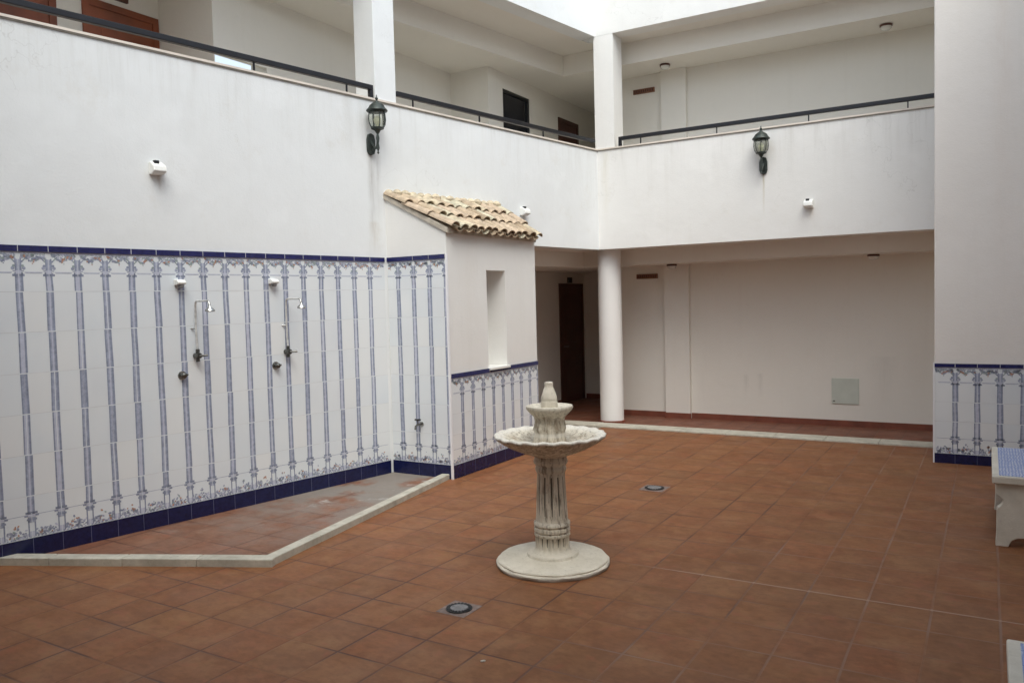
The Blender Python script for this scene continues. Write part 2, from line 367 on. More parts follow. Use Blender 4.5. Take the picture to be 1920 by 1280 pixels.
# ------------------------------------------------------------------ ground and floors
struct(MB().prism([(-60, -60), (60, -60), (60, 60), (-60, 60)], -.7, -.3).build('ground', simple('dusty_ground', (.22, .18, .13), .95)))
struct(MB().prism([(-6.6, 2.6), (-4.20, 3.76), (-4.68, 6.55), (-4.6, 6.56), (-4.6, 10.2), (4.1, 10.2), (4.1, -4.2), (-8.1, -4.2)], -.25, 0).build('floor', M['floor']))
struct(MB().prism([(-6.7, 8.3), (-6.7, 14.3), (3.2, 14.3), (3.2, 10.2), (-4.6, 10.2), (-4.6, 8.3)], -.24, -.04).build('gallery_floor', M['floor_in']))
struct(MB().prism([(-6.6, 2.6), (-4.20, 3.76), (-4.68, 6.55), (-5.6, 6.55)], -.25, .008).build('shower_floor', M['floor_pan']))

# ------------------------------------------------------------------ tile pattern
def panel(F, u0, u1, v0, v1, cols, cap, base, rows, seed=0, sw=.0265):
    """F(u,v,o) maps to the wall; columns drawn at cols; cap/base = heights of capital joint and base joint"""
    rnd = random.Random(seed); b = MB()
    def q(ua, ub, va, vb, m, o): 
        ua, ub = max(ua, u0), min(ub, u1); va, vb = max(va, v0), min(vb, v1)
        if ub - ua > 1e-4 and vb - va > 1e-4: b.face([F(ua, va, o), F(ub, va, o), F(ub, vb, o), F(ua, vb, o)], m)
    def poly(pts, m, o):
        pts = [(min(max(u, u0), u1), min(max(v, v0), v1)) for u, v in pts]
        A = sum(pts[i][0] * pts[(i + 1) % len(pts)][1] - pts[(i + 1) % len(pts)][0] * pts[i][1] for i in range(len(pts)))
        if abs(A) < 1e-6: return
        if A < 0: pts = pts[::-1]
        b.face([F(u, v, o) for u, v in pts], m)
    def blob(u, v, r, m, o, asp=1.0, ang=0, n=7):
        if u < u0 + r or u > u1 - r: return
        poly([(u + r * (math.cos(a) * math.cos(ang) - asp * math.sin(a) * math.sin(ang)), v + r * (math.cos(a) * math.sin(ang) + asp * math.sin(a) * math.cos(ang))) for a in [2 * math.pi * i / n for i in range(n)]], m, o)
    o1, o2, o3, o4 = .006, .0066, .0072, .0078
    b.box(u0, u1, v0, v1, 0, o1, 0, F=lambda u, v, o: F(u, v, o))
    vr = [v0] + [r_ for r_ in rows if v0 < r_ < v1] + [v1]; ur = [u0] + [c for c in cols if u0 < c < u1] + [u1]
    for a_, c_ in zip(ur[:-1], ur[1:]):
        for e_, g_ in zip(vr[:-1], vr[1:]):
            if rnd.random() < .42: q(a_, c_, e_, g_, rnd.choice([7, 8]), o1 + .0003)
    for r in rows: q(u0, u1, r - .0016, r + .0016, 6, o2)
    for c in cols: q(c - .001, c + .001, v0, v1, 6, o2)
    fullrows = [base] + [r for r in rows if base + .03 < r < cap - .03] + [cap]
    for c in cols:
        # shaft, drawn tile by tile with small misalignments
        for i in range(len(fullrows) - 1):
            va, vb = fullrows[i] + .003, fullrows[i + 1] - .003
            if i == len(fullrows) - 2: vb = cap
            sh = rnd.uniform(-.003, .003); sh2 = rnd.uniform(-.0035, .0035); w0 = sw * rnd.uniform(.92, 1.06)
            if i == 0: va = base + .01
            md = rnd.choice([2, 2, 2, 3])
            def band(a0, a1, m, o):
                poly([(c + sh + a0, va), (c + sh + a1, va), (c + sh2 + a1 * .95, vb), (c + sh2 + a0 * .95, vb)], m, o)
            band(-w0, w0, md, o2); band(-w0, -w0 * .62, 1, o3); band(w0 * .45, w0, 1, o3)
            if rnd.random() < .75: band(-w0 * .25, w0 * .15, 3, o3)
            if rnd.random() < .35: band(-w0 * .12, w0 * .06, 0, o4)
            q(c - sw * 1.25, c + sw * 1.25, fullrows[i] - .0035, fullrows[i] + .0035, 0, o4) if i else None
        # capital
        q(c - .040, c + .040, cap - .030, cap - .014, 1, o3); q(c - .030, c + .030, cap - .014, cap - .006, 2, o3)
        q(c - .036, c + .036, cap + .004, cap + .012, 2, o3); q(c - .017, c + .017, cap - .014, cap + .012, 3, o4)
        q(c - .022, c + .022, cap + .012, v1 - .055, 2, o2); q(c - .022, c - .012, cap + .012, v1 - .05, 1, o3); q(c + .012, c + .022, cap + .012, v1 - .05, 1, o3)
        q(c - .0015, c + .0015, cap - .03, v1, 0, o4)
        for sgn in (-1, 1):
            blob(c + sgn * .036, cap + .028, .013, 2, o3); blob(c + sgn * .030, cap + .045, .010, rnd.choice([1, 5]), o3)
            for j in range(4):
                a = j / 3; blob(c + sgn * (.026 + .03 * a), v1 - .070 + .03 * a, .010 - .001 * j, rnd.choice([2, 5, 1]), o3, .6, sgn * .8)
        # base
        q(c - .040, c + .040, base + .012, base + .028, 1, o3); q(c - .048, c + .048, base - .006, base + .008, 1, o3); q(c - .024, c + .024, base - .006, base + .008, 3, o4)
        q(c - .026, c + .026, base - .05, base - .010, 2, o3); q(c - .034, c + .034, base - .034, base - .020, 1, o4)
        q(c - .026, c - .016, v0 + .01, base - .01, 1, o3); q(c + .016, c + .026, v0 + .01, base - .01, 1, o3); q(c - .0015, c + .0015, v0, base + .02, 0, o4 + .0004)
        q(c - .02, c + .02, v0 + .01, v0 + .05, 3, o2)
        for sgn in (-1, 1):
            for j in range(5): blob(c + sgn * (.032 + .012 * j), v0 + .028 + .016 * math.sin(j * 1.3), .0085, rnd.choice([2, 5, 1, 3]), o3, .7, rnd.uniform(-1, 1))
    # between columns: garland above, flower mound below, thin lines at the two joints
    ext = [cols[0] - (cols[1] - cols[0])] + list(cols) + [cols[-1] + (cols[1] - cols[0])]
    for a, c2 in zip(ext[:-1], ext[1:]):
        W = c2 - a; mid = (a + c2) / 2
        q(a + .04, c2 - .04, cap - .003, cap + .002, 3, o2); q(a + .045, c2 - .045, cap - .009, cap - .005, 2, o2)
        q(a + .03, c2 - .03, base + .004, base + .008, 2, o2)
        n = 17
        for j in range(n):
            t = j / (n - 1); u = a + W * (.12 + .76 * t); dip = .022 + .028 * (1 - abs(2 * t - 1)) ** 1.4
            v = v1 - .012 - dip + .012 * math.cos(t * 9.4)
            blob(u, v + rnd.uniform(-.006, .006), rnd.uniform(.008, .0135), rnd.choice([4, 2, 2, 5, 1]), o3, .65, rnd.uniform(-1.5, 1.5))
            for _ in range(2): blob(u + rnd.uniform(-.006, .006), v1 - .018 - rnd.random() * (dip + .004), rnd.uniform(.009, .014), rnd.choice([2, 3, 2, 3, 5]), o2, .6, rnd.uniform(-1.5, 1.5))
            if 1: blob(u, v1 - .016 + rnd.uniform(-.004, .004), .007, rnd.choice([3, 2, 5]), o3, .6, rnd.uniform(-1, 1))
        for j in range(4): blob(mid + rnd.uniform(-.008, .008), v1 - .052 - .011 * j, .010 - .0017 * j, rnd.choice([4, 1, 4, 5]), o4, .8)
        q(a, c2, v1 - .012, v1 - .003, 3, o2)
        hb = base - v0
        for j in range(26):
            t = rnd.uniform(-1, 1); blob(mid + t * W * .40, v0 + .012 + rnd.random() * hb * .34, rnd.uniform(.009, .015), rnd.choice([2, 2, 3, 3, 1]), o2, .6, rnd.uniform(-1.5, 1.5))
        for j in range(15):
            t = rnd.uniform(-1, 1); hh = (1 - abs(t)) * hb * .62 + .012
            blob(mid + t * W * .27, v0 + .014 + rnd.random() * hh, rnd.uniform(.006, .012), rnd.choice([4, 4, 2, 5, 2, 1]), o3, .7, rnd.uniform(-1.5, 1.5))
        for j in range(8): blob(a + W * (j + .5) / 8, v0 + .010, .007, rnd.choice([2, 3, 1]), o4, .8)
    return b

def strip(F, u0, u1, v0, v1, o, step, phase, jw=.0016, jm=1):
    b = MB().box(u0, u1, v0, v1, 0, o, 0, F=lambda u, v, oo: F(u, v, oo))
    u = phase
    while u < u1:
        if u > u0 + .005: b.face([F(u - jw, v0, o + .0006), F(u + jw, v0, o + .0006), F(u + jw, v1, o + .0006), F(u - jw, v1, o + .0006)], jm)
        u += step
    return b

# ------------------------------------------------------------------ left courtyard wall
FL = lambda u, v, o: LW(u, -o, v)
wl = thing('courtyard_wall', 'long white plaster wall on the left, lower half faced with tiles painted with blue columns', 'wall', LW(-2, 0))
MB().box(-9.6, 0, 0, .25, -.25, 2.47, F=LW).box(-9.6, SC, 0, .25, 2.47, 3.85, F=LW).box(0, 1.95, .0, .25, -.25, 2.47, F=LW).build('wall', M['wall_left'], wl)
for a, c in ((-9.6, SC),):
    f = MB().box(a, c, -.014, .28, 3.850, 3.869, 0, F=LW).box(a, c + .0, -.010, -.001, 3.838, 3.850, 1, F=LW)
    f.build('coping', [M['coping'], M['copshade']], wl)
for s in (-8.7, -4.5, -.043):
    MB().box(s, s + .285, .003, .31, 3.870, 5.42, F=LW).build('pillar', M['wall_left'], wl, bevel=.007)
MB().box(-9.6, SC, 0, .25, 5.42, 6.15, F=LW).build('fascia', M['wall_left'], wl)
cols = sorted(.0 - .2 * i for i in range(0, 46)); cols = cols[:-1]
panel(FL, -9.0, -.004, .141, 2.209, cols, 2.062, .305, [.448, .746, 1.04, 1.334, 1.63, 1.921], 3).build('tile_panel', PAT, wl)
strip(FL, -9.0, -.004, .0, .141, .0125, .2, -9.0).build('skirting', [M['cobalt'], M['cobaltj']], wl)
strip(FL, -9.0, -.004, 2.209, 2.253, .016, .2, -9.0, .0022).build('border_trim', [M['bluebar'], M['grout']], wl)

# ------------------------------------------------------------------ back facade wall over the arcade
wb = thing('arcade_wall', 'white plaster upper wall facing the camera above the open arcade, with railed gallery opening', 'wall', (-2.5, 10.35, 0))
b = MB(); b.prism([lx(10.35), (3.3, 10.35), (3.3, 10.6), lx(10.6)], 2.47, 3.85); b.build('wall', M['wall_back'], wb)
b = MB(); xc = lx(10.35)[0]
b.prism([(xc + .0, 10.336), (3.3, 10.336), (3.3, 10.63), (xc, 10.63)], 3.850, 3.869, 0); b.prism([(xc + .01, 10.340), (3.3, 10.340), (3.3, 10.349), (xc + .01, 10.349)], 3.838, 3.850, 1)
b.build('coping', [M['coping'], M['copshade']], wb)
b = MB().box(-4.745, -4.455, 10.352, 10.66, 3.870, 5.42)
b.build('pillar', M['wall_back'], wb)
MB().prism([lx(10.35), (3.3, 10.35), (3.3, 10.6), lx(10.6)], 5.42, 6.15).build('fascia', M['wall_back'], wb)

# ------------------------------------------------------------------ right pier wall with dado
FP = lambda u, v, o: (u, 9.237 - o, v)
wp = thing('pier_wall', 'broad white plaster pier on the right with a low blue tile dado behind the bench', 'wall', (1, 9.237, 0))
MB().box(-.478, .87, 9.237, 10.34, -.25, 6.15).build('wall', M['wall_pier'], wp, bevel=.012)
panel(FP, -.476, .62, .100, .984, [-.486 + .195 * i for i in range(0, 6)][1:], .835, .251, [.43, .63], 5).build('tile_panel', PAT, wp)
strip(FP, -.476, .62, 0, .100, .0125, .195, -.291).build('skirting', [M['cobalt'], M['cobaltj']], wp)
strip(FP, -.476, .62, .984, 1.022, .014, .195, -.291, .002).build('border_trim', [M['bluebar'], M['grout']], wp)
MB().box(-.490, -.476, 9.222, 9.26, 0, 1.03).build('corner_trim', M['trim'], wp)

# ------------------------------------------------------------------ walls round the rest of the court (they close the light in)
we = thing('end_wall', 'white plaster wall closing the courtyard behind the viewer over a covered passage', 'wall', (-3, .3, 0))
MB().box(-8, .87, -3.25, -3, -.25, 2.47).box(-6.6, .62, .15, .4, 2.47, 6.15).build('wall', M['wall_in'], we)
MB().box(-8, .87, -3.0, .15, 2.47, 2.7).build('ceiling', M['wall_in'], we)
we = thing('side_wall', 'plain white plaster wall closing the courtyard on the right, outside the view', 'wall', (.62, 3, 0))
MB().box(.62, .87, -3, 9.23, -.25, 6.15).build('wall', M['wall_pier'], we)

# ------------------------------------------------------------------ slabs: gallery floor/ceiling and roof
def ring(t, yb, out):
    pts = [lx(-4.0, t), lx(yb, t), (3.25, yb)]
    return [(p[0], p[1]) for p in pts] + out
OUT = [(3.25, 14.2), (-6.65, 14.2), (-6.65, 10.04), (-7.04, 10.04), (-7.04, 6.3), (-6.85, 6.3), (-6.85, 5.63), (-7.88, 5.63), (-8.6, 5.0), (-8.6, -4.0)]
sl = thing('gallery_slab', 'white ceiling over the ground floor arcade, stepping down behind the front edge', 'ceiling', (-5.5, 11, 2.3))
OUTL = [(3.25, 14.2), (-6.65, 14.2), (-6.65, 10.04), (-7.04, 10.04), (-7.04, 6.3), (-6.85, 6.3), (-6.85, 5.63), (-7.88, 5.63), (-8.6, 5.0), (-8.6, -4.0)]
MB().prism(ring(.25, 10.6, OUTL), 2.478, 2.85).build('slab', M['wall_in'], sl)
MB().prism(ring(.62, 10.95, OUTL), 2.262, 2.6).build('beam', M['wall_in'], sl)
rs_ = thing('roof_slab', 'white roof ceiling over the upper gallery with a dropped beam along its edge', 'roof', (-5.5, 11, 5.2))
MB().prism(ring(.25, 10.6, OUT), 5.43, 5.7).build('slab', M['wall_in'], rs_)
MB().prism(ring(.86, 10.90, OUT), 5.13, 5.5).build('beam', M['wall_in'], rs_)

# ------------------------------------------------------------------ upper gallery inner walls
gw = thing('gallery_wall', 'white inner wall of the upper left gallery, stepped, with doors and a dark window', 'wall', (-6.8, 7, 2.85))
W_ = MB()
W_.box(-7.9, -7.65, -4, 5.59, 2.85, 5.13); W_.box(-7.9, -6.86, 5.59, 5.64, 2.85, 5.13)
W_.box(-7.05, -6.8, 6.29, 9.8, 2.85, 5.13); W_.box(-6.86, -6.8, 5.59, 6.29, 2.85, 3.92); W_.box(-6.86, -6.8, 5.59, 6.29, 4.385, 5.13); W_.box(-6.86, -6.8, 5.59, 5.60, 3.92, 4.385)  # low opening added so sky shows as a bright patch behind the handrail
W_.box(-7.05, -6.15, 9.8, 10.05, 2.85, 5.13)
W_.box(-6.4, -6.15, 10.05, 10.20, 2.85, 5.13).box(-6.4, -6.15, 10.20, 11.01, 4.91, 5.13).box(-6.4, -6.15, 10.20, 11.01, 2.85, 3.7).box(-6.4, -6.15, 11.01, 14.0, 2.85, 5.13)
W_.box(-6.4, -4.7, 14.0, 14.2, 2.85, 5.13)
W_.build('wall', M['wall_in'], gw)
def door(parent, X, y0, y1, z0, z1, mat, frame=True):
    fr = MB().box(X - .01, X + .02, y0 - .07, y0, z0, z1 + .07).box(X - .01, X + .02, y1, y1 + .07, z0, z1 + .07).box(X - .01, X + .02, y0, y1, z1, z1 + .07)
    d0 = MB().box(X - .01, X + .010, y0, y1, z0, z1)
    hgt = (z1 - z0)
    for (a, c) in ((.06, .44), (.52, .94)):
        d0.box(X + .010, X + .018, y0 + .12, y1 - .12, z0 + hgt * a, z0 + hgt * c)
    o = d0.build('door', mat, parent, bevel=.004)
    fr.build('door_frame', mat, o)
    MB().tube([(X + .018, y0 + .06, z0 + 1.0), (X + .06, y0 + .06, z0 + 1.0), (X + .06, y0 + .16, z0 + 1.0)], .009, 8).build('door_handle', M['steel'], o, smooth=True)
door(gw, -7.65, 4.80, 5.50, 2.86, 4.80, M['door'])
MB().box(-7.65, -7.62, 5.08, 5.22, 4.93, 5.02).build('number_plate', M['doord'], gw)
door(gw, -7.65, 3.68, 4.40, 2.86, 4.80, M['door'])
door(gw, -6.15, 12.02, 12.62, 2.86, 4.74, M['doord'])
wn_ = MB().box(-6.23, -6.19, 10.21, 11.0, 3.71, 4.90).build('window', M['dglass'], gw)
MB().box(-6.19, -6.165, 10.20, 10.24, 3.7, 4.91).box(-6.19, -6.165, 10.97, 11.01, 3.7, 4.91).box(-6.19, -6.165, 10.24, 10.97, 4.87, 4.91).box(-6.19, -6.165, 10.24, 10.97, 3.7, 3.74).build('window_frame', M['darkm'], wn_)
ur = thing('gallery_back_wall', 'white back wall of the upper gallery facing the camera, with a shallow pilaster', 'wall', (-2, 11.6, 2.85))
MB().box(-4.95, 3.25, 11.6, 11.85, 2.85, 5.13).box(-4.95, -4.7, 11.85, 14.0, 2.85, 5.13).build('wall', M['wall_in'], ur)
MB().box(-4.20, -3.82, 11.52, 11.6, 2.85, 5.13).build('pilaster', M['wall_in'], ur)
MB().box(1.6, 1.85, 10.6, 11.6, 2.85, 5.13).build('end_panel', M['wall_in'], ur)

# ------------------------------------------------------------------ ground floor arcade walls
M['wall_arc'] = plaster('arcade_plaster', base=(.79, .76, .695), dirt=.2, streaks=[(-3.02, .62, .30, .05, .16, GREYST), (-2.80, .64, .28, .05, .18, GREYST), (-1.2, .9, .05, .2, .12, GREYST)])
lr = thing('arcade_back_wall', 'white back wall inside the ground floor arcade with a dark red tile skirting', 'wall', (-2, 11.6, 0))
MB().box(-4.95, 3.25, 11.6, 11.85, -.24, 2.262).box(-4.95, -4.7, 11.85, 14.0, -.24, 2.262).build('wall', M['wall_arc'], lr)
MB().box(-4.20, -3.82, 11.52, 11.6, -.04, 2.262).build('pilaster', M['wall_in'], lr)
b = MB().box(-4.965, -4.2, 11.585, 11.6, -.04, .04).box(-4.215, -3.805, 11.505, 11.52, -.04, .04).box(-3.82, 3.2, 11.585, 11.6, -.04, .04)
b.build('skirting', M['tcskirt'], lr)
MB().box(1.6, 1.85, 10.34, 11.58, -.04, 2.262).build('end_panel', M['wall_in'], lr)
ll = thing('corridor_wall', 'dim white wall of the passage beyond the round column, with a dark brown door', 'wall', (-6.42, 11, 0))
MB().box(-6.65, -6.42, 8.3, 14.0, -.24, 2.262).box(-6.65, -4.95, 14.0, 14.2, -.24, 2.262).box(-6.42, -4.98, 8.30, 8.42, -.24, 2.262).box(-6.42, -5.85, 13.4, 13.6, -.24, 2.262).build('wall', M['wall_in'], ll)
MB().box(-6.42, -6.407, 8.42, 12.36, -.04, .04).box(-6.42, -5.85, 13.387, 13.4, -.04, .04).build('skirting', M['tcskirt'], ll)
door(ll, -6.42, 12.43, 13.23, -.035, 2.0, M['doord'])
MB().box(-6.42, -6.40, 12.70, 12.86, 2.08, 2.18).build('number_plate', M['darkm'], ll)

# ------------------------------------------------------------------ column
co = thing('column', 'round white column standing in the arcade corner', 'column', (-4.705, 10.66, 0))
def cmod(i, r, z, a): return r, z
MB().lathe([(.170, .02), (.170, .6), (.168, 1.4), (.166, 2.478)], (-4.705, 10.66, 0), 48).build('shaft', plaster('column_plaster', base=(.80, .79, .77), dirt=.3, streaks=[]), co, smooth=True)
MB().lathe([(.186, -.04), (.186, .018), (.172, .022)], (-4.705, 10.66, 0), 48).build('base_ring', M['tcskirt'], co, smooth=True)

# ------------------------------------------------------------------ kerbs
kb = MB(); x = -6.5
while x < 3.2:
    kb.box(x + .002, min(x + .6, 3.25) - .002, 10.07, 10.38, -.2, .020 + random.uniform(-.001, .001)); x += .6
tag(kb.build('threshold_kerb', M['kerb'], bevel=.006, loc=(0, 0, 0)), 'long pale stone strip across the floor in front of the arcade and column', 'kerb')
sk = thing('shower_kerb', 'pale stone kerb edging the shower area, bent in the middle', 'kerb', (-4.2, 3.74, 0))
def kerbseg(A, B, wd, h, n):
    A, B = Vector(A), Vector(B); t = (B - A).normalized(); nn = Vector((t.y, -t.x)); L = (B - A).length; b = MB()
    for i in range(n):
        s0, s1 = L * i / n + (.0015 if i else 0), L * (i + 1) / n - (.0015 if i < n - 1 else 0); hh = h + random.uniform(-.0015, .0015); j = random.uniform(-.002, .002)
        pts = []
        for (s_, o_) in ((s0, j), (s1, j), (s1, -wd + j), (s0, -wd + j)):
            q_ = A + t * s_ + nn * o_; pts.append((q_.x, q_.y))
        b.prism(pts, -.2, hh)
    return b
kerbseg((-6.62, 2.585), (-4.178, 3.735), .105, .055, 5).build('kerbstone', M['kerb'], sk, bevel=.006)
kerbseg((-4.200, 3.775), (-4.655, 6.50), .09, .052, 5).build('kerbstone', M['kerb'], sk, bevel=.006)

# ------------------------------------------------------------------ hut
HX, HY0, HY1 = -4.62, 6.5, 8.30
hu = thing('tiled_hut', 'small white lean-to booth with clay tile roof, narrow window slot and blue tile dado', 'hut', (-4.9, 7.3, 0))
xw0, xw1 = lx(HY0)[0], lx(HY1)[0]
b = MB(); ZE, ZW = 2.492, 2.875
w0, w1, zb, zt = 7.225, 7.61, 1.06, 2.11
for (a, c, z0, z1) in ((HY0, w0, 0, ZE), (w1, HY1, 0, ZE), (w0, w1, 0, zb), (w0, w1, zt, ZE)):
    b.face([(HX, a, z0), (HX, c, z0), (HX, c, z1), (HX, a, z1)])
dp = .24
b.face([(HX, w0, zb), (HX, w0, zt), (HX - dp, w0, zt), (HX - dp, w0, zb)][::-1]); b.face([(HX, w1, zb), (HX, w1, zt), (HX - dp, w1, zt), (HX - dp, w1, zb)])
b.face([(HX, w0, zt), (HX, w1, zt), (HX - dp, w1, zt), (HX - dp, w0, zt)][::-1]); b.face([(HX, w0, zb), (HX, w1, zb), (HX - dp, w1, zb), (HX - dp, w0, zb)])
b.face([(HX - dp, w0, zb), (HX - dp, w1, zb), (HX - dp, w1, zt), (HX - dp, w0, zt)])
b.face([(HX, HY0, 0), (HX, HY0, ZE), (xw0 - .02, HY0, ZW), (xw0 - .02, HY0, 0)]); b.face([(HX, HY1, 0), (HX, HY1, ZE), (xw1 - .02, HY1, ZW), (xw1 - .02, HY1, 0)][::-1])
b.build('wall', M['wall_hut'], hu)
FH = lambda u, v, o: (HX + o, u, v)
panel(FH, HY0 + .004, HY1 - .002, .135, 1.012, [HY0 + .2 * i + .2 for i in range(0, 9)], .862, .285, [.44, .65], 8).build('tile_panel', PAT, hu)
strip(FH, HY0 + .004, HY1 - .002, 0, .135, .0125, .2, HY0 + .2).build('skirting', [M['cobalt'], M['cobaltj']], hu)
bt = MB().box(HX, HX + .014, HY0 + .012, w0 - .002, 1.012, 1.056).box(HX, HX + .014, w0 + .03, HY1, 1.012, 1.056)
bt.build('border_trim', M['bluebar'], hu)
FS = lambda u, v, o: (u, HY0 - o, v)
panel(FS, xw0 + .01, HX - .004, .141, 2.209, [HX - .01 - .2 * i for i in range(3, -1, -1)], 2.062, .305, [.448, .746, 1.04, 1.334, 1.63, 1.921], 9).build('tile_panel', PAT, hu)
strip(FS, xw0 + .01, HX - .004, 0, .141, .0125, .2, HX - .41).build('skirting', [M['cobalt'], M['cobaltj']], hu)
strip(FS, xw0 + .01, HX - .004, 2.209, 2.253, .016, .2, HX - .41).build('border_trim', [M['bluebar'], M['grout']], hu)
MB().box(HX - .006, HX + .014, HY0 - .016, HY0 + .004, 0, 2.26).build('corner_trim', M['trim'], hu)
MB().box(HX - .1, HX + .035, w0 - .005, w1 + .02, 1.036, 1.062).build('window_sill', M['wall_hut'], hu, bevel=.003)
# roof: barrel tiles running down from the wall to the eave
rf = MB(); rnd = random.Random(4)
def barrel(bm, A, B, r0, r1, up, convex, m, n=8, th=.012):
    A, B = Vector(A), Vector(B); t = (B - A).normalized(); sd_ = t.cross(up).normalized(); u2 = sd_.cross(t).normalized(); b0 = len(bm.v)
    for (P_, r_) in ((A, r0), (B, r1)):
        for rr in (r_, r_ - th):
            for i in range(n + 1):
                a = math.pi * i / n; c_, s_ = math.cos(a), math.sin(a) * (1 if convex else -1)
                bm.v.append(P_ + sd_ * c_ * rr + u2 * s_ * rr * .66)
    k1 = n + 1
    for i in range(n):
        bm.f.append((b0 + i, b0 + i + 1, b0 + 2 * k1 + i + 1, b0 + 2 * k1 + i)); bm.f.append((b0 + k1 + i, b0 + 3 * k1 + i, b0 + 3 * k1 + i + 1, b0 + k1 + i + 1))
        bm.f.append((b0 + i, b0 + k1 + i, b0 + k1 + i + 1, b0 + i + 1)); bm.f.append((b0 + 2 * k1 + i, b0 + 2 * k1 + i + 1, b0 + 3 * k1 + i + 1, b0 + 3 * k1 + i)); bm.mi += [m] * 4
    for i in (0, n):
        bm.f.append((b0 + i, b0 + 2 * k1 + i, b0 + 3 * k1 + i, b0 + k1 + i)); bm.mi.append(m)
ncol = 12; XE = HX + .075; ZR0, ZR1 = 2.905, 2.49
for i in range(ncol):
    y = HY0 + .035 + (HY1 - HY0 - .12) * i / (ncol - 1); xw = lx(y)[0] + .0
    slope = Vector((XE - xw, 0, ZR1 - ZR0)); L = slope.length; t = slope / L; up = Vector((-t.z, 0, t.x))
    nt_ = 3; ln = L / nt_
    for j in range(nt_):
        a = max(-.0, j * ln - .05); c = (j + 1) * ln
        yy = y + rnd.uniform(-.014, .014); lift = .014 + .020 * rnd.random()
        A = Vector((xw, yy, ZR0)) + t * a + up * (lift - .012); B = Vector((xw, yy + rnd.uniform(-.008, .008), ZR0)) + t * c + up * (lift + .012)
        if j == nt_ - 1: B = B + t * rnd.uniform(-.015, .02)
        barrel(rf, A, B, .060, .072, up, True, rnd.choice([0, 0, 1, 1, 2, 3, 4]))
    if i < ncol - 1:
        y2 = y + (HY1 - HY0 - .12) / (ncol - 1) / 2; xw = lx(y2)[0]
        A = Vector((xw, y2, ZR0)) + up * .03; B = Vector((xw, y2, ZR0)) + t * (L + .012) + up * .03
        barrel(rf, A, B, .075, .068, up, False, rnd.choice([0, 3, 3, 4]))
rf.build('roof', M['rt'], hu)
# mortar bed and underside of the roof
b = MB(); ya, yb_ = HY0 - .02, HY1 - .02; xa, xb = lx(ya)[0], lx(yb_)[0]
v_ = [(xa, ya, ZR0 - .045), (XE - .04, ya, ZR1 - .032), (XE - .04, yb_, ZR1 - .032), (xb, yb_, ZR0 - .045)]
v2_ = [(x_, y_, z_ + .05) for x_, y_, z_ in v_]
b.face(v_[::-1] if 0 else v_); b.face(v2_[::-1]); 
for i in range(4): b.face([v_[i], v_[(i + 1) % 4], v2_[(i + 1) % 4], v2_[i]])
b.build('mortar_bed', M['mortar'], hu)
# mortar fillets with half tiles along the wall edge
b = MB()
for i in range(16):
    s_ = .08 + i * .112
    b.lathe([(.001, -.05), (.055, -.03), (.06, .0), (.03, .03), (.001, .04)], LW(s_, -.02, 2.928 + rnd.uniform(-.01, .01)), 8)
b.build('wall_fillet', M['rt'][2], hu, smooth=True)

# ------------------------------------------------------------------ handrails
def rail(pts, ends, posts, label):
    t = thing('handrail', label, 'railing', ((pts[0][0] + pts[1][0]) / 2, (pts[0][1] + pts[1][1]) / 2, 3.88), group='black handrails along the upper gallery')
    A, B = Vector(pts[0]), Vector(pts[1]); dr = (B - A).normalized(); nn = Vector((-dr.y, dr.x))
    def F(s, o, z): q_ = A + dr * s + nn * o; return (q_.x, q_.y, z)
    L = (B - A).length
    MB().box(0, L, -.024, .024, 3.950, 4.000, F=F).build('rail', M['iron'], t, bevel=.006)
    for e in ends: MB().box(e - .02, e + .02, -.019, .019, 3.869, 3.950, F=F).build('end_post', M['iron'], t)
    for q_ in posts: MB().box(q_ - .007, q_ + .007, -.007, .007, 3.869, 3.952, F=F).build('bracket', M['iron'], t)
rail((LW(-4.2, .012)[:2], LW(-.075, .012)[:2]), [4.105], [.5, 2.777, 3.803], 'black iron handrail on the left parapet, running to the left frame edge')
rail((LW(.245, .012)[:2], LW(SC - .05, .012)[:2]), [], [.24, 1.29, 2.5], 'black iron handrail between the middle pillar and the corner pillar')
rail(((-4.395, 10.365), (-.478, 10.365)), [.02], [.32, 1.366, 2.5, 3.59], 'black iron handrail on the far parapet, right of the corner pillar')

